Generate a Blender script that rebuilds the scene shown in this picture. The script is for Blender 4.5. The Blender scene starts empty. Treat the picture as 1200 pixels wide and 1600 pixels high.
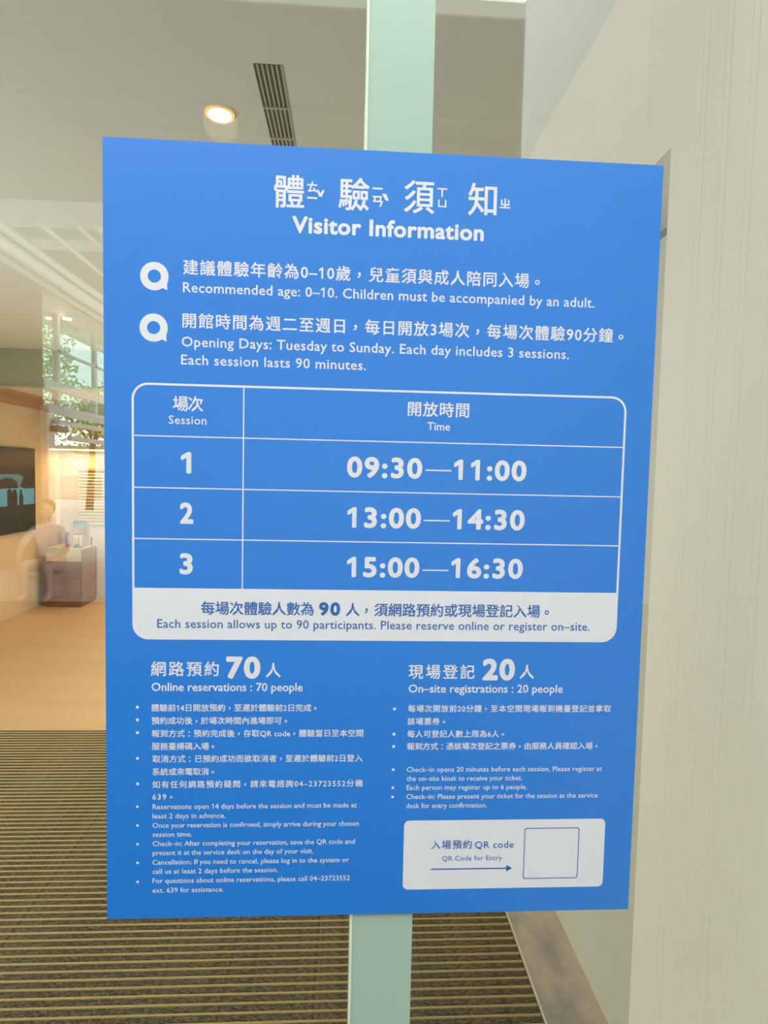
import bpy, bmesh, math, random
from mathutils import Vector, Matrix

# ------------------------------------------------------------------ camera, sky, lights, exposure
SC = bpy.context.scene
COL = SC.collection
cam_data = bpy.data.cameras.new('camera')
cam_data.sensor_fit = 'VERTICAL'; cam_data.sensor_height = 24.0
cam_data.lens = 24.0 * 950.0 / 1600.0
cam_data.clip_start = 0.02; cam_data.clip_end = 200
cam = bpy.data.objects.new('camera', cam_data); COL.objects.link(cam)
_r = [[0.99824013, 0.01823261, 0.05642876], [-0.02164932, 0.99793082, 0.06054242], [-0.05520815, -0.06165751, 0.99656932]]
# columns: right, down, forward (x right, y down, z forward) turned into the room's axes
def _w(v): return Vector((v[0], v[2], -v[1]))
right = _w([_r[i][0] for i in range(3)]); down = _w([_r[i][1] for i in range(3)]); fwd = _w([_r[i][2] for i in range(3)])
mw = Matrix.Identity(4)
for i in range(3):
    mw[i][0] = right[i]; mw[i][1] = -down[i]; mw[i][2] = -fwd[i]
mw.translation = Vector((-0.03603, -0.66314, 1.5))
cam.matrix_world = mw
SC.camera = cam
SC.view_settings.view_transform = 'Standard'; SC.view_settings.look = 'None'
SC.view_settings.gamma = 1.0; SC.view_settings.use_curve_mapping = False
SC.view_settings.exposure = 0.0
SC.cycles.max_bounces = 8; SC.cycles.diffuse_bounces = 4; SC.cycles.transparent_max_bounces = 12
SC.cycles.glossy_bounces = 3
SC.cycles.caustics_reflective = False; SC.cycles.caustics_refractive = False

world = bpy.data.worlds.new('overcast_sky'); SC.world = world; world.use_nodes = True
bg = world.node_tree.nodes['Background']
bg.inputs[0].default_value = (0.90, 0.97, 1.0, 1); bg.inputs[1].default_value = 6.6

LAMP_WARM = (1.0, 0.78, 0.50)
LAMP_POWER = 7.5
# added fill lights, no window there (far right; near left, outside the frame)
FILL = bpy.data.lights.new('side_window_daylight', 'AREA'); FILL.shape = 'RECTANGLE'; FILL.size = 2.6; FILL.size_y = 2.0
FILL.energy = 70; FILL.color = (1.0, .97, .92)
fill_o = bpy.data.objects.new('side_window_daylight', FILL); COL.objects.link(fill_o)
fill_o.location = (.50, 4.5, 1.25); fill_o.rotation_euler = (0, math.radians(100), 0)
FILL2 = FILL.copy(); FILL2.energy = 125; FILL2.color = (1.0, .995, .96); FILL2.size = 2.3; FILL2.size_y = 2.2
fill2_o = bpy.data.objects.new('left_window_daylight', FILL2); COL.objects.link(fill2_o)  # second added fill, brightens the right wall and ceiling
fill2_o.location = (-3.37, 1.3, 1.3); fill2_o.rotation_euler = (0, math.radians(-108), 0)

# ------------------------------------------------------------------ helpers
def tag(o, label=None, cat=None, group=None, kind=None):
    if label: o['label'] = label
    if cat: o['category'] = cat
    if group: o['group'] = group
    if kind: o['kind'] = kind
    return o
def wloc(o):
    v = Vector((0, 0, 0))
    while o is not None:
        v += o.location; o = o.parent
    return v
def link_mesh(name, me, parent=None, base=None):
    o = bpy.data.objects.new(name, me); COL.objects.link(o)
    off = wloc(parent) if parent else (Vector(base) if base else Vector((0, 0, 0)))
    if off.length > 0: me.transform(Matrix.Translation(-off))
    if parent: o.parent = parent
    else: o.location = off
    return o
def empty(name, loc, label, cat, group=None):
    o = bpy.data.objects.new(name, None); COL.objects.link(o); o.location = loc
    o.empty_display_size = 0.1
    return tag(o, label, cat, group)
class MB:
    def __init__(s): s.v = []; s.f = []
    def box(s, x0, x1, y0, y1, z0, z1):
        n = len(s.v)
        s.v += [(x, y, z) for x in (x0, x1) for y in (y0, y1) for z in (z0, z1)]
        s.f += [tuple(n+i for i in q) for q in ((0,1,3,2),(4,6,7,5),(0,4,5,1),(2,3,7,6),(0,2,6,4),(1,5,7,3))]
        return s
    def hexa(s, pts):   # 8 points ordered like box
        n = len(s.v); s.v += pts
        s.f += [tuple(n+i for i in q) for q in ((0,1,3,2),(4,6,7,5),(0,4,5,1),(2,3,7,6),(0,2,6,4),(1,5,7,3))]
        return s
    def tube(s, p, q, r, n=16, r2=None):
        p = Vector(p); q = Vector(q); d = (q-p).normalized(); r2 = r if r2 is None else r2
        a = d.cross(Vector((0,0,1)) if abs(d.z) < .9 else Vector((1,0,0))).normalized(); b = d.cross(a)
        k = len(s.v)
        for i in range(n):
            t = 2*math.pi*i/n; w = a*math.cos(t)+b*math.sin(t)
            s.v += [tuple(p+w*r), tuple(q+w*r2)]
        for i in range(n):
            j = (i+1) % n
            s.f.append((k+2*i, k+2*j, k+2*j+1, k+2*i+1))
        s.f.append(tuple(k+2*i for i in range(n))[::-1]); s.f.append(tuple(k+2*i+1 for i in range(n)))
        return s
    def prism_y(s, poly, y0, y1):   # polygon in xz swept along y
        n = len(s.v); m = len(poly)
        s.v += [(x, y0, z) for x, z in poly] + [(x, y1, z) for x, z in poly]
        s.f.append(tuple(range(n, n+m))); s.f.append(tuple(range(n+m, n+2*m))[::-1])
        for i in range(m):
            j = (i+1) % m; s.f.append((n+i, n+m+i, n+m+j, n+j))
        return s
    def build(s, name, mat, parent=None, base=None, bevel=0, smooth=False):
        me = bpy.data.meshes.new(name); me.from_pydata(s.v, [], s.f)
        bm = bmesh.new(); bm.from_mesh(me)
        bmesh.ops.recalc_face_normals(bm, faces=bm.faces)
        if bevel:
            bmesh.ops.bevel(bm, geom=list(bm.edges), offset=bevel, segments=2, affect='EDGES', profile=.5)
        bm.to_mesh(me); bm.free()
        me.materials.append(mat)
        if smooth:
            for p in me.polygons: p.use_smooth = True
        return link_mesh(name, me, parent, base)
def struct(name, mb, mat, bevel=0):
    return tag(mb.build(name, mat, bevel=bevel), kind='structure')

# ------------------------------------------------------------------ materials
def lin(r, g, b):
    f = lambda c: (c/255/12.92) if c/255 <= .04045 else ((c/255+.055)/1.055)**2.4
    return (f(r), f(g), f(b), 1)
def mat(name, col, rough=.6, metal=0, noise=None, bump=None, spec=.5, emit=None, es=0):
    m = bpy.data.materials.new(name); m.use_nodes = True
    nt = m.node_tree; p = nt.nodes['Principled BSDF']
    p.inputs['Base Color'].default_value = col; p.inputs['Roughness'].default_value = rough
    p.inputs['Metallic'].default_value = metal; p.inputs['Specular IOR Level'].default_value = spec
    tc = nt.nodes.new('ShaderNodeTexCoord')
    def mp(scale):
        q = nt.nodes.new('ShaderNodeMapping'); q.inputs['Scale'].default_value = scale
        nt.links.new(tc.outputs['Object'], q.inputs[0]); return q
    if noise:       # (scale xyz, second colour, low, high)
        n = nt.nodes.new('ShaderNodeTexNoise'); n.inputs['Scale'].default_value = 1; n.inputs['Detail'].default_value = 5
        nt.links.new(mp(noise[0]).outputs[0], n.inputs['Vector'])
        r = nt.nodes.new('ShaderNodeValToRGB'); r.color_ramp.elements[0].position = noise[2]; r.color_ramp.elements[1].position = noise[3]
        r.color_ramp.elements[0].color = col; r.color_ramp.elements[1].color = noise[1]
        nt.links.new(n.outputs[0], r.inputs[0]); nt.links.new(r.outputs[0], p.inputs['Base Color'])
    if bump:        # (scale xyz, strength, distance)
        n = nt.nodes.new('ShaderNodeTexNoise'); n.inputs['Scale'].default_value = 1; n.inputs['Detail'].default_value = 3
        nt.links.new(mp(bump[0]).outputs[0], n.inputs['Vector'])
        b = nt.nodes.new('ShaderNodeBump'); b.inputs['Strength'].default_value = bump[1]; b.inputs['Distance'].default_value = bump[2]
        nt.links.new(n.outputs[0], b.inputs['Height']); nt.links.new(b.outputs[0], p.inputs['Normal'])
    if emit:
        p.inputs['Emission Color'].default_value = emit; p.inputs['Emission Strength'].default_value = es
    return m
def glass_mat(name, tint, refl, fres=1.0):
    m = bpy.data.materials.new(name); m.use_nodes = True; nt = m.node_tree
    for n in list(nt.nodes):
        if n.type != 'OUTPUT_MATERIAL': nt.nodes.remove(n)
    out = nt.nodes[0]
    tr = nt.nodes.new('ShaderNodeBsdfTransparent'); tr.inputs[0].default_value = tint
    gl = nt.nodes.new('ShaderNodeBsdfGlossy'); gl.inputs['Roughness'].default_value = 0.0
    lw = nt.nodes.new('ShaderNodeLayerWeight'); lw.inputs[0].default_value = .5
    pw = nt.nodes.new('ShaderNodeMath'); pw.operation = 'POWER'; pw.inputs[1].default_value = 5; nt.links.new(lw.outputs['Facing'], pw.inputs[0])
    fr = nt.nodes.new('ShaderNodeMath'); fr.operation = 'MULTIPLY_ADD'; fr.inputs[1].default_value = .95; fr.inputs[2].default_value = .04
    nt.links.new(pw.outputs[0], fr.inputs[0])
    ad = nt.nodes.new('ShaderNodeMath'); ad.operation = 'ADD'; ad.inputs[1].default_value = refl; ad.use_clamp = True
    mx = nt.nodes.new('ShaderNodeMixShader')
    nt.links.new(fr.outputs[0], ad.inputs[0]); nt.links.new(ad.outputs[0], mx.inputs[0])
    nt.links.new(tr.outputs[0], mx.inputs[1]); nt.links.new(gl.outputs[0], mx.inputs[2])
    nt.links.new(mx.outputs[0], out.inputs[0])
    return m

M = {}
M['glass'] = glass_mat('coated_glass', (.94, .965, .945, 1), .085)
M['window_glass'] = glass_mat('far_window_glass', (.80, .92, .88, 1), .10)
M['mullion'] = mat('pale_green_film', lin(160, 180, 163), .35)
M['gasket'] = mat('gasket_pale', lin(208, 214, 192), .5)
M['ceiling'] = mat('ceiling_paint', lin(212, 218, 214), .85)
M['wall_white'] = mat('white_wall_paint', lin(222, 214, 199), .7, noise=((3, 3, .6), lin(214, 205, 188), .3, .8))
M['wall_warm'] = mat('warm_wall_paint', lin(214, 194, 160), .75)
M['bulkhead'] = mat('grey_green_bulkhead', lin(172, 178, 158), .7)
M['recess'] = mat('olive_wall_paint', lin(178, 176, 148), .65, noise=((1.5, 1.5, .5), lin(168, 166, 136), .3, .7))
M['soffit_wood'] = mat('brown_soffit', lin(176, 140, 96), .6)
M['floor'] = mat('beige_vinyl_floor', lin(214, 184, 142), .42, noise=((1.2, 6, 1), lin(206, 175, 132), .3, .7))
M['concrete'] = mat('worn_concrete', lin(158, 130, 90), .8, noise=((9, 6, 5), lin(104, 80, 48), .42, .66), bump=((60, 60, 60), .25, .004))
M['pile'] = mat('carpet_pile', lin(118, 104, 68), .95, noise=((110, 190, 60), lin(58, 52, 32), .42, .58), bump=((220, 320, 200), 1.0, .006), spec=.1)
M['rail'] = mat('brass_toned_rail', lin(250, 222, 162), .4, .2)
M['mat_base'] = mat('mat_backing', lin(62, 54, 34), .95)
M['steel_line'] = mat('pale_edge_strip', lin(205, 200, 180), .4, .4)
M['white_paint'] = mat('white_gloss_paint', lin(232, 234, 230), .45)
M['ext_white'] = mat('exterior_white', lin(232, 236, 230), .6)
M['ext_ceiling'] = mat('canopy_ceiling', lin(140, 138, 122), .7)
M['ext_brown'] = mat('brown_cladding', lin(92, 74, 54), .7, noise=((2, 2, 14), lin(80, 64, 46), .3, .7))
M['dark_paving'] = mat('dark_paving', lin(42, 41, 38), .6, noise=((3, 3, 3), lin(36, 35, 32), .3, .7))  # canopy shade put into the near ground's colour
M['paving'] = mat('paving', lin(205, 202, 194), .8, noise=((3, 3, 3), lin(196, 193, 184), .3, .7))  # far ground's colour lightened to look sunlit
M['black'] = mat('black_plastic', lin(18, 20, 18), .3)
M['screen'] = mat('tv_screen', lin(22, 25, 21), .25, spec=.2)
M['screen_lit'] = mat('tv_lit_picture', lin(20, 60, 70), .2, emit=lin(62, 138, 152), es=.5)
M['screen_pale'] = mat('tv_lit_picture_pale', lin(20, 60, 70), .2, emit=lin(104, 184, 206), es=.55)
M['vent_dark'] = mat('vent_cavity', lin(14, 17, 12), .8)
M['vent_slat'] = mat('vent_slat_metal', lin(180, 182, 166), .5)
M['lamp'] = mat('lamp_lens', (1, 1, 1, 1), .5, emit=(1, .86, .62, 1), es=14)
M['led'] = mat('led_strip', (1, 1, 1, 1), .5, emit=(1, .66, .26, 1), es=3.0)
M['lamp_rim'] = mat('lamp_rim', lin(235, 200, 150), .4, emit=(1, .62, .22, 1), es=.55)  # rim emits to imitate the lamplit recess around the lens
M['wood'] = mat('brown_wood', lin(134, 84, 42), .5, noise=((4, 4, 40), lin(104, 62, 30), .3, .7))
M['desk_top'] = mat('beige_laminate', lin(206, 190, 150), .45)
M['blind'] = mat('cream_blind', lin(238, 218, 180), .6)
M['cabinet_white'] = mat('white_cabinet', lin(226, 226, 224), .45)
M['cabinet_edge'] = mat('grey_edge', lin(140, 158, 160), .5)
M['leaf'] = mat('leaves', lin(178, 208, 110), .6, noise=((2, 2, 2), lin(126, 168, 74), .3, .7))
M['bark'] = mat('bark', lin(90, 74, 56), .9)
M['grey_cam'] = mat('camera_grey', lin(110, 128, 128), .5)
M['shirt'] = mat('white_cotton', lin(232, 230, 232), .85, bump=((14, 14, 14), .5, .02))
M['skin'] = mat('skin', lin(222, 172, 146), .55)
M['trousers'] = mat('pink_grey_trousers', lin(186, 160, 160), .85)
M['hair'] = mat('dark_hair', lin(120, 96, 76), .6)
M['garden_plaster'] = mat('garden_plaster', lin(206, 198, 182), .8)
M['stone'] = mat('pale_stone', lin(190, 186, 178), .8)
M['street_building'] = mat('street_building', lin(150, 146, 138), .8)
M['poster'] = None

TEXTS = [
    ('體', 175.7, 207.3, 46.1, 'c', 36, 0.45, 'w', 'title_character'),
    ('驗', 243.3, 275.8, 45.6, 'c', 36, 0.45, 'w', 'title_character'),
    ('須', 312.7, 345.3, 45.4, 'c', 36, 0.45, 'w', 'title_character'),
    ('知', 381.3, 412.4, 44.9, 'c', 36, 0.45, 'w', 'title_character'),
    ('ㄊ', 210.3, 220.5, 40.2, 'box', 10.6, 0.35, 'w', 'phonetic_mark'),
    ('一', 210.5, 220.6, 51.5, 'box', 1.2, 0.35, 'w', 'phonetic_mark'),
    ('ˇ', 220.5, 228.0, 46.4, 'box', 6.3, 0.35, 'w', 'phonetic_mark'),
    ('一', 279.2, 289.4, 38.7, 'box', 1.1, 0.35, 'w', 'phonetic_mark'),
    ('ㄢ', 279.4, 289.8, 52.0, 'box', 10.7, 0.35, 'w', 'phonetic_mark'),
    ('ˋ', 289.5, 296.1, 47.3, 'box', 6.3, 0.35, 'w', 'phonetic_mark'),
    ('ㄒ', 348.1, 358.3, 39.8, 'box', 8.8, 0.35, 'w', 'phonetic_mark'),
    ('ㄩ', 349.1, 357.6, 51.1, 'box', 7.6, 0.35, 'w', 'phonetic_mark'),
    ('ㄓ', 416.0, 426.8, 47.7, 'box', 9.9, 0.35, 'w', 'phonetic_mark'),
    ('Visitor Information', 194.9, 399.4, 87.4, 'b', 'cap15.8', 0.8, 'w', 'subtitle'),
    ('建議體驗年齡為0–10歲，兒童須與成人陪同入場。', 81.8, 462.4, 128.4, 'c', 16.6, 0.24, 'w', 'text_line'),
    ('Recommended age: 0–10. Children must be accompanied by an adult.', 81.8, 523.6, 153.8, 'b', 'cap10.1', 0.15, 'w', 'text_line'),
    ('開館時間為週二至週日，每日開放3場次，每場次體驗90分鐘。', 81.3, 557.8, 183.5, 'c', 16.6, 0.24, 'w', 'text_line'),
    ('Opening Days: Tuesday to Sunday. Each day includes 3 sessions.', 80.5, 497.7, 210.1, 'b', 'cap10.1', 0.15, 'w', 'text_line'),
    ('Each session lasts 90 minutes.', 80.0, 275.8, 228.9, 'b', 'cap10.1', 0.15, 'w', 'text_line'),
    ('場次', 71.3, 103.3, 270.5, 'c', 17, 0.25, 'w', 'text_line'),
    ('Session', 67.1, 106.8, 291.7, 'b', 'cap8.6', 0.1, 'w', 'text_line'),
    ('開放時間', 322.0, 389.3, 269.3, 'c', 17, 0.25, 'w', 'text_line'),
    ('Time', 343.6, 368.7, 291.4, 'b', 'cap8.6', 0.1, 'w', 'text_line'),
    ('1', 79.8, 90.9, 343.0, 'b', 'cap20.6', 1.1, 'w', 'session_number'),
    ('2', 78.9, 93.2, 397.2, 'b', 'cap20.6', 1.1, 'w', 'session_number'),
    ('3', 78.7, 92.8, 452.0, 'b', 'cap20.6', 1.1, 'w', 'session_number'),
    ('09:30', 257.2, 339.5, 343.5, 'b', 'cap20.3', 1.1, 'w', 'time_text'),
    ('11:00', 374.3, 455.1, 343.8, 'b', 'cap20.3', 1.1, 'w', 'time_text'),
    ('13:00', 258.6, 339.4, 398.3, 'b', 'cap20.3', 1.1, 'w', 'time_text'),
    ('14:30', 374.6, 455.1, 398.3, 'b', 'cap20.3', 1.1, 'w', 'time_text'),
    ('15:00', 259.2, 339.1, 452.8, 'b', 'cap20.3', 1.1, 'w', 'time_text'),
    ('16:30', 374.5, 454.9, 452.6, 'b', 'cap20.3', 1.1, 'w', 'time_text'),
    ('每場次體驗人數為', 101.6, 223.7, 490.1, 'c', 15.6, 0.25, 'b', 'text_line'),
    ('90', 229.3, 252.6, 496.0, 'b', 'cap13', 0.9, 'b', 'text_line'),
    ('人，須網路預約或現場登記入場。', 259.0, 486.5, 490.4, 'c', 15.6, 0.25, 'b', 'text_line'),
    ('Each session allows up to 90 participants. Please reserve online or register on–site.', 54.9, 533.9, 511.7, 'b', 'cap9.3', 0.1, 'b', 'text_line'),
    ('網路預約', 48.1, 121.2, 557.6, 'c', 17.3, 0.25, 'w', 'text_line'),
    ('70', 129.0, 166.2, 566.4, 'b', 'cap21.7', 1.5, 'w', 'text_line'),
    ('人', 172.2, 188.5, 558.8, 'c', 17.3, 0.25, 'w', 'text_line'),
    ('Online reservations : 70 people', 48.7, 212.7, 581.8, 'b', 'cap9.0', 0.18, 'w', 'text_line'),
    ('體驗前14日開放預約，至遲於體驗前2日完成。', 48.7, 228.3, 600.8, 'c', 8.9, 0.12, 'w', 'text_line'),
    ('預約成功後，於場次時間內進場即可。', 48.7, 196.1, 615.3, 'c', 8.9, 0.12, 'w', 'text_line'),
    ('報到方式：預約完成後，存取QR code，體驗當日至本空間', 49.0, 280.6, 629.7, 'c', 8.9, 0.12, 'w', 'text_line'),
    ('服務臺掃碼入場。', 49.0, 116.6, 644.1, 'c', 8.9, 0.12, 'w', 'text_line'),
    ('取消方式：已預約成功而欲取消者，至遲於體驗前2日登入', 49.7, 280.4, 658.3, 'c', 8.9, 0.12, 'w', 'text_line'),
    ('系統或來電取消。', 49.6, 116.7, 672.8, 'c', 8.9, 0.12, 'w', 'text_line'),
    ('如有任何網路預約疑問，請來電諮詢04–23723552分機', 49.6, 281.3, 687.3, 'c', 8.9, 0.12, 'w', 'text_line'),
    ('639。', 49.6, 71.4, 701.1, 'c', 8.9, 0.12, 'w', 'text_line'),
    ('Reservations open 14 days before the session and must be made at', 49.8, 274.9, 715.1, 'b', 'cap5.6', 0.06, 'w', 'text_line'),
    ('least 2 days in advance.', 49.8, 129.3, 725.7, 'b', 'cap5.6', 0.06, 'w', 'text_line'),
    ('Once your reservation is confirmed, simply arrive during your chosen', 49.7, 277.7, 736.4, 'b', 'cap5.6', 0.06, 'w', 'text_line'),
    ('session time.', 49.7, 92.6, 746.8, 'b', 'cap5.6', 0.06, 'w', 'text_line'),
    ('Check–in: After completing your reservation, save the QR code and', 49.7, 273.7, 757.4, 'b', 'cap5.6', 0.06, 'w', 'text_line'),
    ('present it at the service desk on the day of your visit.', 49.7, 227.0, 767.9, 'b', 'cap5.6', 0.06, 'w', 'text_line'),
    ('Cancellation: If you need to cancel, please log in to the system or', 49.6, 267.4, 778.8, 'b', 'cap5.6', 0.06, 'w', 'text_line'),
    ('call us at least 2 days before the session.', 49.6, 187.8, 789.4, 'b', 'cap5.6', 0.06, 'w', 'text_line'),
    ('For questions about online reservations, please call 04–23723552', 49.6, 268.9, 800.2, 'b', 'cap5.6', 0.06, 'w', 'text_line'),
    ('ext. 639 for assistance.', 49.6, 127.6, 811.2, 'b', 'cap5.6', 0.06, 'w', 'text_line'),
    ('現場登記', 329.7, 404.4, 559.9, 'c', 17.3, 0.25, 'w', 'text_line'),
    ('20', 413.1, 450.1, 567.6, 'b', 'cap21.7', 1.5, 'w', 'text_line'),
    ('人', 455.5, 472.1, 559.5, 'c', 17.3, 0.25, 'w', 'text_line'),
    ('On–site registrations : 20 people', 330.3, 505.8, 583.1, 'b', 'cap9.0', 0.18, 'w', 'text_line'),
    ('每場次開放前20分鐘，至本空間現場報到機臺登記並拿取', 330.3, 562.6, 601.7, 'c', 8.9, 0.12, 'w', 'text_line'),
    ('該場票券。', 330.1, 372.6, 616.4, 'c', 8.9, 0.12, 'w', 'text_line'),
    ('每人可登記人數上限為6人。', 330.2, 440.3, 630.9, 'c', 8.9, 0.12, 'w', 'text_line'),
    ('報到方式：憑該場次登記之票券，由服務人員確認入場。', 330.1, 549.0, 645.1, 'c', 8.9, 0.12, 'w', 'text_line'),
    ('Check–in opens 20 minutes before each session. Please register at', 330.4, 555.3, 674.5, 'b', 'cap5.6', 0.06, 'w', 'text_line'),
    ('the on–site kiosk to receive your ticket.', 330.6, 462.9, 684.9, 'b', 'cap5.6', 0.06, 'w', 'text_line'),
    ('Each person may register up to 6 people.', 330.7, 468.7, 695.4, 'b', 'cap5.6', 0.06, 'w', 'text_line'),
    ('Check–in: Please present your ticket for the session at the service', 330.7, 551.6, 706.0, 'b', 'cap5.6', 0.06, 'w', 'text_line'),
    ('desk for entry confirmation.', 330.8, 422.9, 716.6, 'b', 'cap5.6', 0.06, 'w', 'text_line'),
    ('入場預約', 360.6, 407.2, 760.2, 'c', 11.2, 0.15, 'b', 'text_line'),
    ('QR code', 410.6, 455.7, 764.5, 'b', 'cap7.9', 0.12, 'b', 'text_line'),
    ('QR Code for Entry', 373.4, 442.7, 779.0, 'b', 'cap5.6', 0.05, 'b', 'text_line'),
]

# poster print: blue film with a fine woven surface
m = mat('blue_poster_print', lin(28, 114, 200), .42, bump=((900, 900, 120), .25, .0004), spec=.6)
M['poster'] = m
M['ink_white'] = mat('white_ink', lin(214, 210, 214), .45)
M['ink_blue'] = mat('blue_ink', lin(36, 92, 160), .45)
M['poster_edge'] = mat('poster_back', lin(200, 210, 215), .6)

CEIL = 2.55; LOWC = 2.22; XL = -3.40; XR = 0.53; XREC = 0.70; YB = 6.60
# ------------------------------------------------------------------ setting: room shell
struct('floor', MB().box(XL-.2, 1.2, 0.0, YB+.2, -.12, 0), M['floor'])
struct('ceiling', MB().box(XL-.2, 1.2, 0.0, 5.0, CEIL, CEIL+.15).box(XL-.2, 1.2, 5.0, YB+.2, LOWC, CEIL+.15), M['ceiling'])
struct('wall_left', MB().box(XL-.15, XL, 0.0, YB, 0, CEIL), M['wall_warm'])
struct('wall_back', MB().box(XL-.15, 1.2, YB, YB+.15, 0, CEIL), M['wall_warm'])
struct('wall_right', MB().box(XR, XREC+.3, .003, .44, 0, CEIL).box(XR, XREC+.3, .44, 2.9, 2.10, CEIL).box(XR, XREC+.3, 2.9, YB, 0, CEIL), M['wall_white'])
struct('wall_outer_right', MB().box(XR, XREC+.3, -1.46, .002, 0, 5.2), M['ext_white'])
for i, (ya, yb) in enumerate(((-.335, -.325), (-.27, -.262), (-.205, -.198), (-.14, -.134), (-.52, -.512))):
    struct('trim_%d' % (10+i), MB().box(XR-.0012, XR, ya, yb, 0, 5.2), M['ext_white'])
struct('wall_recess', MB().box(XREC, XREC+.2, .44, 2.9, 0, 2.10), M['recess'])
struct('wall_bulkhead', MB().box(XL, XR, 4.985, 5.0, LOWC, CEIL), M['bulkhead'])
struct('trim_1', MB().box(XL, XR, 4.97, 5.03, LOWC-.012, LOWC), M['steel_line'])
struct('trim_2', MB().box(XL, XL+.05, 5.03, YB, LOWC-.10, LOWC).box(XL, XL+.22, 5.03, YB, LOWC-.02, LOWC), M['soffit_wood'])
struct('trim_3', MB().box(XR, XREC, .44, 2.9, 0, .006), M['concrete'])
struct('trim_4', MB().box(XR-.006, XR, .05, 2.82, 0, .010), M['steel_line'])
struct('baseboard_back', MB().box(XL, XR, YB-.012, YB, 0, .07), M['soffit_wood'])
struct('wall_front', MB().box(XL-.2, XR, -.05, .06, CEIL+.0, 4.4), M['ext_white'])

# recess: grey service panel in the side wall behind the opening
sp = empty('service_panel', (XREC, .95, 1.7), 'grey service panel on side wall, glimpsed past the poster edge', 'panel')
MB().box(XREC-.014, XREC-.002, .55, 1.35, 1.2, 2.09).build('panel_sheet', M['vent_slat'], sp)
MB().box(XREC-.018, XREC-.014, .55, 1.35, 2.07, 2.085).build('dark_joint', M['black'], sp)

# glass front: two panes and the pale green mullion behind the poster
w1 = struct('window_1', MB().box(XL, -.0275, .003, .011, .05, CEIL), M['glass'])
w2 = struct('window_2', MB().box(.0445, XR, .003, .011, .05, CEIL), M['glass'])
struct('trim_6', MB().box(-.0275, .0445, .0028, .075, .05, CEIL), M['mullion'])
struct('trim_7', MB().box(-.0275, -.0245, .0018, .0028, .05, CEIL), M['gasket'])
struct('trim_8', MB().box(XL, XR, -.02, .08, 0, .05), M['steel_line'])

# ------------------------------------------------------------------ poster
ZC = 1.42086
def P(u, v, y=0.0):      # millimetres on the sheet -> room
    return ((u-297)/1000.0, y, ZC + (420.5-v)/1000.0)
poster = empty('poster', (0, 0, ZC-.4205), 'large blue visitor information poster stuck on the glass over the green mullion', 'poster')
MB().box(-.297, .297, 0, .0014, ZC-.4205, ZC+.4205).build('sheet', M['poster'], poster)
def flat(name, polys, mt, y, parent=poster, quads=None):
    """flat print: list of outlines in mm, each a fan-free n-gon"""
    vs = []; fs = []
    for pl in polys:
        n = len(vs); vs += [P(u, v, y) for u, v in pl]; fs.append(tuple(range(n, n+len(pl))))
    me = bpy.data.meshes.new(name); me.from_pydata(vs, [], fs); 
    bm = bmesh.new(); bm.from_mesh(me)
    for f in bm.faces:
        f.normal_update()
        if f.normal.y > 0: f.normal_flip()
    bm.to_mesh(me); bm.free()
    me.materials.append(mt); return link_mesh(name, me, parent)
def rrect(u0, u1, v0, v1, r, n=8):
    pts = []
    for cu, cv, a0 in ((u1-r, v0+r, -90), (u1-r, v1-r, 0), (u0+r, v1-r, 90), (u0+r, v0+r, 180)):
        for i in range(n+1):
            a = math.radians(a0+90*i/n); pts.append((cu+r*math.cos(a), cv+r*math.sin(a)))
    return pts
def ring(name, outer, inner, mt, y, parent=poster):
    n = len(outer); return flat(name, [[outer[i], outer[(i+1) % n], inner[(i+1) % n], inner[i]] for i in range(n)], mt, y, parent)
def circ(cu, cv, r, n=24): return [(cu+r*math.cos(2*math.pi*i/n), cv+r*math.sin(2*math.pi*i/n)) for i in range(n)]
Y1, Y2 = -.00012, -.00024
for cu, cv in ((52.3, 138.6), (51.5, 191.7)):
    icon = ring('speech_icon', circ(cu, cv, 14.6, 40), circ(cu, cv, 6.8, 40), M['ink_white'], Y1)
    flat('icon_tail', [[(cu+6.5, cv+11), (cu+14.2, cv+3.5), (cu+13.0, cv+8.5), (cu+13.4, cv+14.2), (cu+12, cv+13.4)]], M['ink_white'], Y1-.00002, icon)
L, R_, T_, B_ = 28.6, 565.0, 249.2, 524.8
ring('table_frame', rrect(L, R_, T_, B_, 17), rrect(L+2.3, R_-2.3, T_+2.3, B_-2.3, 14.7), M['ink_white'], Y1)
for v in (305.0, 360.0, 414.9):
    flat('table_line', [[(L+2, v-.6), (R_-2, v-.6), (R_-2, v+.6), (L+2, v+.6)]], M['ink_white'], Y1)
flat('table_line', [[(145.2, T_+2), (146.5, T_+2), (146.5, 469), (145.2, 469)]], M['ink_white'], Y1-.00001)
band = [(L+1, 468.3), (R_-1, 468.3)] + [p for p in rrect(L+1, R_-1, T_+1, B_-1, 16) if p[1] > 500]
flat('table_band', [band], M['ink_white'], Y1-.00002)
for v0, u0, u1 in ((335.0, 342.9, 371.6), (390.1, 342.6, 371.5), (445.2, 342.5, 371.4)):
    flat('time_dash', [[(u0, v0-.7), (u1, v0-.7), (u1, v0+.7), (u0, v0+.7)]], M['ink_white'], Y1)
for v in (599.9, 614.2, 628.5, 657.3, 686.2): flat('bullet_dot', [circ(33.6, v, 1.7, 14)], M['ink_white'], Y1)
for v in (712.1, 733.4, 755.0, 776.4, 798.3): flat('bullet_dot', [circ(33.3, v, 1.5, 14)], M['ink_white'], Y1)
for v in (602.0, 630.8, 645.0): flat('bullet_dot', [circ(315.1, v, 1.7, 14)], M['ink_white'], Y1)
for v in (671.6, 692.6, 703.4): flat('bullet_dot', [circ(315.2, v, 1.5, 14)], M['ink_white'], Y1)
flat('entry_panel', [rrect(329, 562, 731.2, 812.6, 6.2)], M['ink_white'], Y1)
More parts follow.
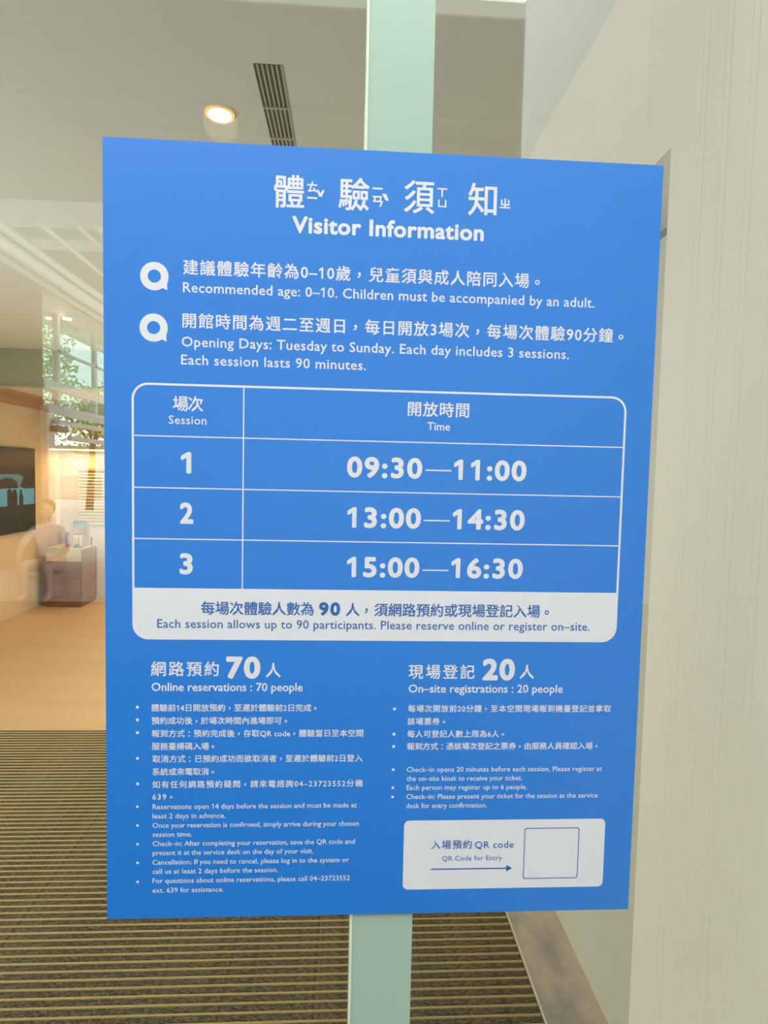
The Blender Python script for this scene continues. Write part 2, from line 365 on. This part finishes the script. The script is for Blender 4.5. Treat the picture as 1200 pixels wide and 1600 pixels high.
ring('square_outline', rrect(467.7, 532, 741.3, 802, 3), rrect(468.7, 531, 742.3, 801, 2.3), M['ink_blue'], Y2)
flat('arrow', [[(360.8, 788.1), (449, 788.1), (449, 789.6), (360.8, 789.6)], [(448, 784.9), (454.8, 788.85), (448, 792.8)]], M['ink_blue'], Y2)

# lettering: glyph outlines from the built-in font, one flat mesh per printed line
import numpy as np
_cache = {}
CAP = .7
def _eval(body, res):
    c = bpy.data.curves.new('glyph', 'FONT'); c.body = body; c.size = 1; c.resolution_u = res
    o = bpy.data.objects.new('glyph', c); COL.objects.link(o)
    dg = bpy.context.evaluated_depsgraph_get(); dg.update()
    me = bpy.data.meshes.new_from_object(o.evaluated_get(dg))
    v = np.zeros(len(me.vertices)*3); me.vertices.foreach_get('co', v); v = v.reshape(-1, 3)
    f = [tuple(p.vertices) for p in me.polygons]
    bpy.data.objects.remove(o); bpy.data.curves.remove(c); bpy.data.meshes.remove(me)
    return v, f
_w0 = None
def glyph(ch, res):
    global _w0
    if (ch, res) in _cache: return _cache[(ch, res)]
    if _w0 is None:
        v, f = _eval('||', 1); _w0 = v[:, 0].max()-v[:, 0].min()
    v, f = _eval('|'+ch+'|', 1); adv = v[:, 0].max()-v[:, 0].min()-_w0
    if ch == ' ': g = (np.zeros((0, 3)), [], adv)
    else:
        v, f = _eval(ch, res)
        if ch == '1':                   # the print's figure one: a stem with a slanted flag
            s0 = adv*.46; s1 = s0+.082; fl = s0-.155
            v = np.array([(s0, 0, 0), (s1, 0, 0), (s1, CAP, 0), (s0+.012, CAP, 0), (fl, CAP-.125, 0), (fl, CAP-.215, 0), (s0, CAP-.105, 0)]); f = [(0, 1, 2, 6), (2, 3, 6), (3, 4, 5, 6)]
        if ch in '，。' and len(v):     # centred punctuation
            c = (v.max(0)+v.min(0))/2; v = v - np.array([c[0]-adv*.46, c[1]-.30, 0])
        if ch == '：' and len(v):
            c = (v.max(0)+v.min(0))/2; v = v - np.array([c[0]-adv*.5, 0, 0])
        g = (v, f, adv)
    _cache[(ch, res)] = g; return g
def capheight():
    v, f, a = glyph('H', 2); return v[:, 1].max()-v[:, 1].min()
CAP = capheight()
_k, _f, CJKW = glyph('同', 3)
CJKC = (_k[:, 1].max()+_k[:, 1].min())/2
def text(body, u0, u1, v, mode, size, bold, colour, name):
    res = 4 if (mode == 'box' or (isinstance(size, str) and float(size[3:]) > 12) or size == 36) else 2
    if mode == 'box':
        vv, ff, adv = glyph(body, res); mn = vv.min(0); mx = vv.max(0)
        sx = (u1-u0)/(mx[0]-mn[0]); sy = size/max(mx[1]-mn[1], 1e-4)
        pts = np.c_[u0+(vv[:, 0]-mn[0])*sx, v-(vv[:, 1]-(mn[1]+mx[1])/2)*sy]
        faces = ff
    else:
        s = float(size[3:])/CAP if isinstance(size, str) else size/CJKW*1.0
        if len(body) == 1 and size == 36:
            vv, ff, adv = glyph(body, res); mn = vv.min(0); mx = vv.max(0)
            s = 33.2/(mx[1]-mn[1])
            pts = np.c_[u0+bold+(vv[:, 0]-mn[0])*(u1-u0-2*bold)/(mx[0]-mn[0]), v-(vv[:, 1]-(mn[1]+mx[1])/2)*s]
            faces = ff
        else:
            base = v if mode == 'b' else v + CJKC*s
            gs = [glyph(c, res) for c in body]
            g0 = gs[0][0][:, 0].min(); gl = gs[-1][0][:, 0].max()
            nat = sum(g[2] for g in gs[:-1]) + gl - g0
            n = len(body)-1
            want = (u1-u0-2*bold)/s
            track = (want-nat)/n if n else 0
            sx = 1.0
            if mode == 'b' and n:      # share the misfit between tracking and width
                track *= .5; sx = want/(nat+track*n)
            if n == 0: sx = want/nat
            pts = []; faces = []; x = -g0; k = 0
            for vv, ff, adv in gs:
                if len(vv):
                    pts.append(np.c_[u0+bold+(vv[:, 0]+x)*s*sx, base-vv[:, 1]*s])
                    faces += [tuple(i+k for i in f) for f in ff]; k += len(vv)
                x += adv+track
            pts = np.vstack(pts)
    # weight: the outline is drawn several times on a small circle, as a stroke of that width would
    nd = 1 if bold <= 0 else (6 if bold < .5 else 12)
    allp = []; allf = []; dep = []; m_ = len(pts)
    for i in range(nd):
        a = 2*math.pi*i/nd
        allp.append(pts + (np.array([math.cos(a), math.sin(a)])*bold if bold > 0 else 0)); dep.append(np.full(m_, -4e-6*i))
        allf += [tuple(j+i*m_ for j in f) for f in faces]
    if bold >= .5: allp.append(pts); dep.append(np.full(m_, -4e-6*nd)); allf += [tuple(j+nd*m_ for j in f) for f in faces]
    allp = np.vstack(allp)
    yy = Y2 if colour == 'b' else Y1
    co = np.c_[(allp[:, 0]-297)/1000, yy+np.concatenate(dep), ZC+(420.5-allp[:, 1])/1000]
    me = bpy.data.meshes.new(name); me.from_pydata(co.tolist(), [], allf)
    me.materials.append(M['ink_blue'] if colour == 'b' else M['ink_white'])
    return link_mesh(name, me, poster)
for t in TEXTS: text(*t)

# ------------------------------------------------------------------ entrance mat: carpet strips between metal rails
random.seed(4)
emat = empty('entrance_mat', (-1.43, 1.43, 0), 'brown ribbed entrance mat with thin golden rails on the floor inside the glass', 'mat')
MB().box(XL, XR-.006, .05, 2.82, 0, .002).build('mat_backing', M['mat_base'], emat)
pitch = .0312; nst = int((2.82-.05)/pitch)
def strip_mesh(seed, y0, y1, z0, z1, name, mt, wav, n=13):
    rr = random.Random(seed); x0, x1 = XL+.002, XR-.008
    vs = []; fs = []
    for i in range(n):
        x = x0+(x1-x0)*i/(n-1); a = rr.uniform(-wav, wav); b = rr.uniform(-wav, wav)
        vs += [(x, y0+a, z0), (x, y0+a+.001, z1), (x, y1+b-.001, z1), (x, y1+b, z0)]
    for i in range(n-1):
        k = 4*i
        for q in ((0, 1, 5, 4), (1, 2, 6, 5), (2, 3, 7, 6)): fs.append(tuple(k+j for j in q))
    me = bpy.data.meshes.new(name); me.from_pydata(vs, [], fs); me.materials.append(mt); return me
piles = [strip_mesh(s, .0045, pitch-.0045, .002, .008, 'carpet_strip', M['pile'], .0007) for s in range(5)]
rails = []
for s in range(4):
    rr = random.Random(s); me = bpy.data.meshes.new('metal_rail')
    a = strip_mesh(s, -.0031, -.0013, .002, .0095, 'a', M['rail'], .0004); b = strip_mesh(s+9, .0013, .0031, .002, .0095, 'b', M['rail'], .0004)
    bm = bmesh.new(); bm.from_mesh(a); bm.from_mesh(b); bm.to_mesh(me); bm.free(); me.materials.append(M['rail'])
    bpy.data.meshes.remove(a); bpy.data.meshes.remove(b); rails.append(me)
for i in range(nst):
    y = 2.82-(i+1)*pitch
    o = bpy.data.objects.new('carpet_strip', piles[i % 5]); COL.objects.link(o); o.parent = emat; o.location = (1.43, y-1.43, 0)
    o = bpy.data.objects.new('metal_rail', rails[(i*3) % 4]); COL.objects.link(o); o.parent = emat; o.location = (1.43, y-1.43, 0)

# ------------------------------------------------------------------ ceiling fittings
vt = empty('ceiling_vent', (-.268, 1.6, CEIL), 'long dark slotted air vent in the white ceiling', 'vent')
MB().box(-.3055, -.2305, .985, 2.3, CEIL-.001, CEIL).build('cavity', M['vent_dark'], vt)  # flat dark plate standing for the shade inside the slots
for k in range(6):
    x = -.3055 + .0125*(k+.62)
    MB().box(x, x+.0042, .985, 2.3, CEIL-.003, CEIL-.001).build('slat', M['vent_slat'], vt)
for y in (1.165, 1.325, 1.49, 1.65, 1.81, 1.97, 2.13):
    MB().box(-.3055, -.2305, y, y+.006, CEIL-.0055, CEIL-.001).build('cross_bar', M['vent_slat'], vt)
def downlight(x, y, z, label, group=None, r=.034, power=LAMP_POWER):
    t = empty('ceiling_light', (x, y, z), label, 'light', group)
    MB().tube((x, y, z), (x, y, z-.006), r+.010, 28).build('rim', M['lamp_rim'], t)
    MB().tube((x, y, z-.006), (x, y, z-.0075), r, 28).build('lens', M['lamp'], t)
    ld = bpy.data.lights.new('downlight_lamp', 'SPOT'); ld.energy = power*6; ld.color = LAMP_WARM
    ld.shadow_soft_size = .05; ld.spot_size = math.radians(140); ld.spot_blend = 1.0
    lo = bpy.data.objects.new('lamp_beam', ld); COL.objects.link(lo); lo.location = (0, 0, -.02); lo.parent = t
    return t
downlight(-.438, 1.215, CEIL, 'round warm downlight glowing in the ceiling left of the vent', r=.033)
for x, y, z, lab in ((-.44, 2.7, CEIL, 'round warm downlight next behind the visible one, covered by the poster'), (-.44, 4.2, CEIL, 'round warm downlight by the ceiling step, third in the row from the glass'), (-1.5, 3.9, CEIL, 'round warm downlight standing left of the row, before the ceiling step'), (-2.2, 5.7, LOWC, 'round warm downlight in the low ceiling near the display cabinet'), (-.8, 5.7, LOWC, 'round warm downlight in the low ceiling, right one of its two')):
    downlight(x, y, z, lab, 'downlights hidden behind the poster', power=LAMP_POWER*(1.5 if z > 2.4 else .8))  # added unseen lamps that light the room

# ------------------------------------------------------------------ television on the left wall
tv = empty('television', (XL, 5.3, 1.27), 'large black flat television hung on the beige left wall', 'television')
MB().box(XL, XL+.045, 4.55, 5.96, .842, 1.695).build('casing', M['black'], tv, bevel=.004)
MB().box(XL+.045, XL+.047, 4.565, 5.945, .857, 1.680).build('screen', M['screen'], tv)
xs = XL+.0475
def scr(name, poly, mt, dx=0):     # poly in (y, z)
    me = bpy.data.meshes.new(name); me.from_pydata([(xs+dx, y, z) for y, z in poly], [], [tuple(range(len(poly)))]); me.materials.append(mt)
    return link_mesh(name, me, tv)
scr('picture_sky', [(5.0, 1.28), (5.66, 1.28), (5.66, 1.32), (5.72, 1.40), (5.62, 1.43), (5.0, 1.43)], M['screen_lit'])
scr('picture_hill', [(5.0, 1.29), (5.62, 1.29), (5.60, 1.35), (5.52, 1.385), (5.40, 1.40), (5.25, 1.36), (5.0, 1.37)], M['screen'], .0004)
scr('picture_light', [(5.0, 1.12), (5.93, 1.12), (5.93, 1.285), (5.74, 1.285), (5.66, 1.30), (5.0, 1.30)], M['screen_pale'], .0002)
scr('picture_figure', [(5.63, 1.10), (5.71, 1.10), (5.71, 1.20), (5.69, 1.23), (5.69, 1.27), (5.67, 1.28), (5.65, 1.27), (5.65, 1.23), (5.63, 1.20)], M['screen'], .0006)
scr('picture_figure', [(5.50, 1.10), (5.60, 1.10), (5.60, 1.22), (5.58, 1.28), (5.53, 1.28), (5.50, 1.22)], M['screen'], .0006)
scr('picture_figure', [(5.42, 1.10), (5.50, 1.10), (5.51, 1.27), (5.46, 1.29), (5.42, 1.27)], M['screen'], .0006)

# ------------------------------------------------------------------ low desk with its displays
dk = empty('display_cabinet', (-3.10, 6.18, 0), 'low brown wooden cabinet with beige drawer front by the left wall', 'cabinet')
MB().box(-3.275, -2.925, 6.02, 6.40, 0, .50).build('body', M['wood'], dk, bevel=.003)
MB().box(-3.28, -2.918, 6.0, 6.36, .50, .632).build('drawer_front', M['desk_top'], dk, bevel=.002)
MB().box(-2.918, -2.908, 6.02, 6.40, .05, .632).build('side_panel', M['wood'], dk)
MB().box(-3.285, -2.905, 5.995, 6.405, .632, .646).build('top', M['desk_top'], dk, bevel=.002)
ZT = .646
pc = {k: mat('print_'+k, lin(*c), .4) for k, c in {'pink': (226, 140, 150), 'red': (214, 88, 84), 'navy': (48, 56, 96), 'green': (110, 168, 120), 'cream': (240, 214, 168), 'sky': (120, 160, 220), 'peach': (238, 172, 120), 'grey': (190, 160, 128)}.items()}
bs = empty('brochure_stand', (-2.97, 6.12, ZT), 'beige upright brochure stand holding bright leaflets on the cabinet', 'stand')
MB().box(-3.065, -3.035, 6.08, 6.20, ZT, ZT+.27).box(-3.065, -2.90, 6.185, 6.20, ZT, ZT+.26).build('holder', pc['grey'], bs)
MB().box(-3.03, -2.90, 6.10, 6.104, ZT+.14, ZT+.285).build('poster_card', pc['navy'], bs)
for (a, b, c, d, k) in ((-3.024, -2.975, .15, .24, 'pink'), (-2.972, -2.91, .19, .26, 'green'), (-2.972, -2.908, .15, .185, 'red'), (-3.01, -2.985, .20, .25, 'peach')):
    MB().box(a, b, 6.0985, 6.10, ZT+c, ZT+d).build('printed_patch', pc[k], bs)
MB().box(-3.02, -2.925, 6.07, 6.074, ZT, ZT+.135).build('leaflet', pc['cream'], bs)
for (a, b, c, d, k) in ((-3.01, -2.985, .03, .09, 'peach'), (-2.97, -2.955, .05, .11, 'green'), (-2.99, -2.95, .015, .03, 'red')):
    MB().box(a, b, 6.0685, 6.07, ZT+c, ZT+d).build('printed_patch', pc[k], bs)
pf = empty('photo_frame', (-3.10, 6.14, ZT), 'small dark picture frame with a portrait left of the brochure stand', 'frame')
MB().box(-3.135, -3.075, 6.135, 6.145, ZT, ZT+.155).build('frame', M['black'], pf, bevel=.001)
MB().box(-3.127, -3.083, 6.133, 6.135, ZT+.012, ZT+.143).build('picture', pc['navy'], pf)
MB().tube((-3.103, 6.1325, ZT+.105), (-3.103, 6.1335, ZT+.105), .013, 14).build('portrait_head', pc['cream'], pf)
MB().box(-3.117, -3.088, 6.1322, 6.133, ZT+.03, ZT+.088).build('portrait_body', pc['peach'], pf)
bc = empty('greeting_card', (-2.86, 6.28, ZT), 'small navy card standing at the right end of the cabinet', 'card')
MB().box(-2.985+.06, -2.915+.008, 6.28, 6.284, ZT, ZT+.09).build('card_sheet', pc['navy'], bc)
MB().box(-2.915, -2.912+.0, 6.2785, 6.28, ZT+.02, ZT+.05).build('printed_patch', pc['sky'], bc)
nt_ = tag(MB().hexa([(-3.0, 6.02, ZT), (-3.0, 6.02, ZT+.006), (-3.0, 6.06, ZT), (-3.0, 6.06, ZT+.03), (-2.95, 6.02, ZT), (-2.95, 6.02, ZT+.006), (-2.95, 6.06, ZT), (-2.95, 6.06, ZT+.05)]).build('card_holder', M['black'], base=(-2.975, 6.04, ZT)), 'small black card holder in front of the brochure stand', 'holder')
st = tag(MB().box(-2.94, -2.912, 6.03, 6.09, ZT, ZT+.012).build('phone_stand', M['black'], base=(-2.926, 6.06, ZT), bevel=.002), 'flat black pad lying at the cabinet corner', 'pad')

# back of the room: valance with warm strip, blind, white cabinet
va = empty('valance', (-1.5, 6.45, 1.71), 'long brown valance with a warm light strip under it on the back wall', 'valance')
MB().box(XL, -.3, 6.36, YB, 1.715, 1.99).build('box', M['soffit_wood'], va)
MB().box(XL+.005, -.3, 6.355, 6.37, 1.700, 1.715).build('light_strip', M['led'], va)
ld = bpy.data.lights.new('strip_lamp', 'AREA'); ld.shape = 'RECTANGLE'; ld.size = 2.9; ld.size_y = .04; ld.energy = 22; ld.color = (1.0, .62, .26)
lo = bpy.data.objects.new('strip_lamp', ld); COL.objects.link(lo); lo.parent = va; lo.location = (-.35, .0, -.03)
bl = empty('window_blind', (-2.2, 6.57, .8), 'cream slatted blind hanging on the back wall under the valance', 'blind')
MB().box(-3.19, -1.2, 6.555, 6.598, 1.475, 1.50).build('head_rail', M['soffit_wood'], bl)
sl = None
for k in range(19):
    z = 1.455-k*.036
    if sl is None:
        sl = MB().hexa([(-3.18, 6.562, z-.016), (-3.18, 6.562, z-.013), (-3.18, 6.59, z+.010), (-3.18, 6.59, z+.013), (-1.21, 6.562, z-.016), (-1.21, 6.562, z-.013), (-1.21, 6.59, z+.010), (-1.21, 6.59, z+.013)]).build('blind_slat', M['blind'], bl)
    else:
        o = sl.copy(); COL.objects.link(o); o.parent = bl; o.location = (0, 0, -k*.036)
wc = empty('white_cabinet', (-2.4, 6.48, 0), 'white cabinet with a grey top edge against the back wall', 'cabinet')
MB().box(-2.99, -1.7, 6.42, 6.55, 0, .845).build('body', M['cabinet_white'], wc, bevel=.004)
MB().box(-3.0, -1.69, 6.41, 6.555, .845, .862).build('top_edge', M['cabinet_edge'], wc)
MB().box(-2.965, -2.36, 6.413, 6.42, .05, .82).build('door', M['cabinet_white'], wc, bevel=.002)
MB().box(-2.34, -1.72, 6.413, 6.42, .05, .82).build('door', M['cabinet_white'], wc, bevel=.002)

# ------------------------------------------------------------------ outside, seen in the glass
struct('ground', MB().box(-30, 30, -45, -6.3, -.12, -.001), M['paving'])
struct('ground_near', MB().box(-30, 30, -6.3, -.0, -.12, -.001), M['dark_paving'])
CZ = 4.35
struct('canopy_roof', MB().box(-5.0, 6, -12.5, -3.45, CZ, CZ+.12), M['ext_ceiling'])
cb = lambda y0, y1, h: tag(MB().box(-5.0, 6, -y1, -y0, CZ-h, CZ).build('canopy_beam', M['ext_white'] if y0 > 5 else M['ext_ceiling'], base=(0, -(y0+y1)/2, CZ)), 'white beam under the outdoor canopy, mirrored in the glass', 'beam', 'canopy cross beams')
cb(3.10, 3.45, .10); cb(4.30, 4.35, .02); cb(4.68, 4.72, .02); cb(6.2, 6.6, .14); cb(6.95, 7.3, .14)
for x, r in ((-3.95, .05), (-4.15, .09), (-4.5, .05), (-3.5, .03), (-3.1, .03), (-2.9, .03)):
    if x in (-3.95, -4.5): lab = 'middling white canopy pipe just %s of the thickest one, mirrored in the glass' % ('right' if x > -4 else 'left')
    elif r == .03: lab = {-3.5: 'first thin white canopy pipe right of the thick pipes, mirrored in the glass', -3.1: 'second thin white canopy pipe right of the thick pipes, mirrored in the glass', -2.9: 'third thin white canopy pipe from the thick pipes, mirrored in the glass'}[x]
    else: lab = {.09: 'thickest white round pipe under the outdoor canopy, mirrored in the glass', .05: 'middling white round pipe beside the thickest one under the canopy, mirrored in the glass', .03: 'thin white pipe high under the outdoor canopy, mirrored in the glass'}[r]
    tag(MB().tube((x, -16, CZ-.14-r), (x, -6.4 if x > -3.8 else -5.0, CZ-.14-r), r, 14).build('canopy_pipe', M['ext_white'], base=(x, -10, CZ-.14-r), smooth=False), lab, 'pipe', 'canopy pipes' if r != .09 else None)
# brown clad wall and the glazed upper storey
struct('wall_outer', MB().box(-5.4, -5.0, -9.5, -.4, 0, CZ), M['ext_brown'])
up = empty('glazed_gallery', (-5.1, -12, 2.55), 'white framed glazed upper storey with trees behind, mirrored in the glass', 'building')
Y0, Y1g = 9.53, 16.1
MB().box(-5.6, -5.0, -Y1g, -Y0, 4.08, 4.36).build('roof_band', M['ext_white'], up)
MB().box(-5.6, -5.0, -Y1g, -Y0, 2.50, 2.56).build('floor_band', M['ext_white'], up)
MB().box(-5.08, -4.99, -Y1g, -Y0, 2.80, 2.95).build('spandrel', M['ext_white'], up)
MB().box(-5.06, -5.0, -Y1g, -Y0, 3.46, 3.50).build('transom', M['ext_white'], up)
for k in range(5):
    y = 10.06+1.52*k
    MB().box(-5.08, -5.0, -y-.045, -y+.045, 2.56, 4.08).build('mullion', M['ext_white'], up)
yy = [Y0]+[10.06+1.52*k for k in range(4)]
for a, b in zip(yy[:-1], yy[1:]):
    for z0, z1 in ((2.56, 2.80), (2.95, 3.46), (3.50, 4.08)):
        MB().box(-5.05, -5.042, -b+.045, -a-.045, z0, z1).build('pane', M['window_glass'], up)
dl = tag(MB().tube((-4.9, -10.15, 4.05), (-4.9, -10.15, 4.03), .07, 18).build('canopy_lamp', M['lamp'], base=(-4.9, -10.15, 4.05)), 'small warm lamp at the edge of the outdoor canopy, mirrored in the glass', 'lamp')
cl = tag(MB().box(-5.06, -4.87, -9.6, -9.42, 0, 2.5).build('square_column', M['ext_white'], base=(-4.96, -9.5, 0)), 'square white column under the glazed gallery, mirrored in the glass', 'column')
pl = tag(MB().tube((-4.83, -9.30, 0), (-4.83, -9.30, 2.42), .035, 12).build('round_post', M['white_paint'], base=(-4.83, -9.30, 0)), 'slim round white post beside the square column, mirrored in the glass', 'post')
c1 = empty('security_camera', (-4.72, -9.3, 2.05), 'small grey camera on the round post, mirrored in the glass', 'camera')
MB().box(-4.75, -4.63, -9.55, -9.2, 2.07, 2.17).build('camera_body', M['grey_cam'], c1, bevel=.01)
MB().tube((-4.79, -9.31, 2.12), (-4.75, -9.33, 2.12), .018, 10).build('bracket', M['grey_cam'], c1)
c2 = tag(MB().box(-4.98+.0, -4.89, -9.2, -9.12, 2.02, 2.14).build('junction_box', M['grey_cam'], base=(-4.93, -9.16, 2.08), bevel=.006), 'small square grey box left of the round post, mirrored in the glass', 'box')
MB().box(-4.9, -4.88, -9.26, -9.20, 2.06, 2.08).build('arm', M['grey_cam'], c2)
for x, z, lab in ((-4.8, 2.25, 'upper white pipe leading back from the round post, mirrored in the glass'), (-4.55, 1.98, 'lower white pipe leading back from the round post, mirrored in the glass')):
    tag(MB().tube((x, -9.4, z), (x, -15, z), .04, 12).build('overhead_pipe', M['white_paint'], base=(x, -12, z)), lab, 'pipe')

hd = tag(MB().box(-20, -12.6, -31, -30, 0, 1.15).build('garden_wall', M['garden_plaster'], base=(-16, -30.5, 0), bevel=.03), 'long low pale garden wall far beyond the trees, mirrored in the glass', 'wall')  # added wall, tones down the bright low sky in the reflection
ph = empty('pale_house', (-17, -34, 0), 'pale plastered house beyond the low garden wall, mirrored in the glass', 'building')
MB().box(-26, -12.8, -38, -33, 0, 2.5).build('walls', M['ext_white'], ph)  # added house shape, softens the bright sky patch in the reflection
MB().box(-26.3, -12.6, -38.3, -32.7, 2.5, 2.7).build('roof', M['street_building'], ph)
for i in range(3): MB().box(-17.5+1.9*i-.5, -17.5+1.9*i+.5, -33.03, -32.97, 1.3, 2.2).build('window', M['window_glass'], ph)
ob = empty('street_building', (8, -35, 0), 'plain grey building across the street, mirrored behind the poster', 'building')
MB().box(-12.5, 32, -40, -34, 0, 11).build('facade', M['street_building'], ob)  # added block that cuts off light from the low horizon
for i in range(9):
    for z in (1.2, 4.6, 8.0):
        MB().box(-10.5+4.6*i, -7.8+4.6*i, -34.02, -33.98, z, z+1.8).build('window', M['window_glass'], ob)

# low stone bench and the person resting on it in front of the gallery
tag(MB().box(-4.4, -2.75, -6.85, -6.52, 0, .25).build('stone_bench', M['stone'], base=(-3.4, -6.65, 0), bevel=.015), 'low pale stone bench under the outdoor canopy, mirrored in the glass', 'bench')
def person():
    px, py = -3.50, -6.62
    J = {}; E = []
    def j(n, x, y, z, r, par=None):
        J[n] = (len(J), (px+x, py+y, z), r)
        if par: E.append((J[par][0], J[n][0]))
    j('pelvis', 0, 0, .37, .125); j('waist', -.02, 0, .52, .108, 'pelvis'); j('chest', -.06, 0, .70, .125, 'waist'); j('neck0', -.07, .005, .84, .06, 'chest')
    j('neck', -.07, .01, .90, .048, 'neck0'); j('jaw', -.06, .025, .955, .068, 'neck'); j('skull', -.065, .01, 1.03, .092, 'jaw'); j('crown', -.07, .0, 1.10, .06, 'skull')
    # arm propped on the bench, and the other on the thigh
    def hand(s, wx, wy, wz, dx, dy, dz):
        par = s+'w'; j(s+'palm', wx+dx*.07, wy+dy*.07, wz+dz*.07, .022, par)
        for k, (o, l) in enumerate(((-.03, .055), (-.01, .075), (.01, .08), (.03, .068))):
            bx, by, bz = wx+dx*.09, wy+dy*.09, wz+dz*.09
            j('%sf%d' % (s, k), bx+(-dy)*o, by+dx*o, bz, .010, s+'palm'); j('%sg%d' % (s, k), bx+(-dy)*o+dx*l*.6, by+dx*o+dy*l*.6, bz-.006, .0085, '%sf%d' % (s, k)); j('%sh%d' % (s, k), bx+(-dy)*o+dx*l, by+dx*o+dy*l, bz-.016, .007, '%sg%d' % (s, k))
        j(s+'t0', wx+dx*.03+(-dy)*.04, wy+dy*.03+dx*.04, wz, .011, s+'palm'); j(s+'t1', wx+dx*.06+(-dy)*.062, wy+dy*.06+dx*.062, wz-.008, .009, s+'t0')
    j('as', -.22, .0, .78, .058, 'chest'); j('ae', -.36, .02, .56, .042, 'as'); j('aw', -.40, .03, .315, .027, 'ae'); hand('a', -.40, .03, .305, -1, 0, -.08)
    j('bs', .10, .02, .78, .058, 'chest'); j('be', .20, .10, .56, .042, 'bs'); j('bw', .17, .28, .475, .027, 'be'); hand('b', .17, .28, .475, -.1, 1, -.25)
    for s, x in (('l', -.09), ('r', .10)):
        j(s+'h', x, .04, .36, .098, 'pelvis'); j(s+'k', x*1.4, .44, .42, .062, s+'h'); j(s+'a', x*1.4, .40, .09, .042, s+'k'); j(s+'t', x*1.5, .54, .045, .036, s+'a')
    me = bpy.data.meshes.new('person'); me.from_pydata([v[1] for v in J.values()], E, [])
    o = bpy.data.objects.new('person', me); COL.objects.link(o)
    sk = o.modifiers.new('skin', 'SKIN'); sk.use_smooth_shade = True; ss = o.modifiers.new('sub', 'SUBSURF'); ss.levels = 2
    for i, v in enumerate(J.values()):
        me.skin_vertices[0].data[i].radius = (v[2], v[2]); me.skin_vertices[0].data[i].use_root = (i == 0)
    dg = bpy.context.evaluated_depsgraph_get(); dg.update()
    m2 = bpy.data.meshes.new_from_object(o.evaluated_get(dg)); bpy.data.objects.remove(o)
    m2.materials.clear()
    for k in ('shirt', 'skin', 'trousers'): m2.materials.append(M[k])
    for p in m2.polygons:
        x, y, z = p.center.x-px, p.center.y-py, p.center.z
        p.use_smooth = True
        i = 0
        if z > .865 or (x < -.30 and z < .60) or (x > .185 and z > .44 and z < .60) or (y > .12 and z > .455 and .06 < x < .3 and y > .14 and z > .46 and x > .12): i = 1
        elif z < .46 and x > -.28: i = 2
        if y > .36 and z < .10: i = 1
        p.material_index = i
    p = link_mesh('person', m2, None, (px, py, 0))
    p['label'] = 'person in white shirt leaning on one arm on the stone bench, mirrored in the glass'; p['category'] = 'person'
    bm = bmesh.new(); bmesh.ops.create_icosphere(bm, subdivisions=3, radius=1)
    for v in bm.verts: v.co = Vector((px-.072+v.co.x*.094, py-.012+v.co.y*.098, 1.045+v.co.z*.098))
    bmesh.ops.delete(bm, geom=[v for v in bm.verts if (v.co.y > py+.035 and v.co.z < 1.09)], context='VERTS')
    hm = bpy.data.meshes.new('hair'); bm.to_mesh(hm); bm.free(); hm.materials.append(M['hair']); link_mesh('hair', hm, p)
    fm = MB()
    for s in (-1, 1): fm.tube((px-.062+s*.03, py+.092, 1.02), (px-.062+s*.03, py+.099, 1.02), .009, 10)
    fm.build('eyes', M['black'], p)
    MB().tube((px-.062, py+.088, 1.005), (px-.062, py+.115, .985), .008, 8, .013).build('nose', M['skin'], p)
    MB().box(px-.084, px-.04, py+.084, py+.096, .945, .953).build('mouth', M['trousers'], p)
person()
# trees outside
def tree(x, y, h, r, seed, label, n=2600):
    rr = random.Random(seed)
    t = empty('tree', (x, y, 0), label, 'tree')
    tr = MB(); tr.tube((x, y, 0), (x+.15, y, h*.55), .14, 10, .09)
    for k in range(4):
        a = rr.uniform(0, 6.28); tr.tube((x+.15, y, h*.5), (x+.15+math.cos(a)*r*.6, y+math.sin(a)*r*.6, h*.8), .06, 8, .025)
    tr.build('trunk', M['bark'], t)
    cl = [(x+rr.uniform(-.6, .6)*r, y+rr.uniform(-.6, .6)*r, h*.72+rr.uniform(-.35, .35)*r, rr.uniform(.35, .6)*r) for _ in range(9)]
    vs = []; fs = []
    for i in range(n):
        cx, cy, cz, cr = cl[i % 9]
        d = Vector((rr.gauss(0, 1), rr.gauss(0, 1), rr.gauss(0, 1))).normalized()*cr*rr.uniform(.75, 1.05)
        c = Vector((cx, cy, cz))+d
        a = Vector((rr.gauss(0, 1), rr.gauss(0, 1), rr.gauss(0, 1))).normalized()*rr.uniform(.06, .11)
        b = a.cross(Vector((rr.gauss(0, 1), rr.gauss(0, 1), rr.gauss(0, 1)))).normalized()*.05
        k = len(vs); vs += [tuple(c-a), tuple(c+b), tuple(c+a), tuple(c-b)]; fs.append((k, k+1, k+2, k+3))
    me = bpy.data.meshes.new('foliage'); me.from_pydata(vs, [], fs); me.materials.append(M['leaf'])
    o = link_mesh('foliage', me, t); o['kind'] = 'stuff'
tree(-8.0, -10.6, 5.6, 1.8, 1, 'broad green tree nearest behind the glazed gallery, mirrored in the glass')
tree(-9.6, -16.8, 6.0, 2.0, 2, 'green tree behind the far end of the glazed gallery, mirrored in the glass')
tree(-6.6, -19.5, 4.2, 1.7, 3, 'low green tree standing past the outdoor canopy, mirrored in the glass')
tree(-9.5, -22.0, 4.6, 1.8, 4, 'far low green tree beyond the round post, mirrored in the glass')
tree(-12.0, -12.5, 6.5, 2.3, 5, 'tall green tree furthest back on the left, mirrored in the glass')
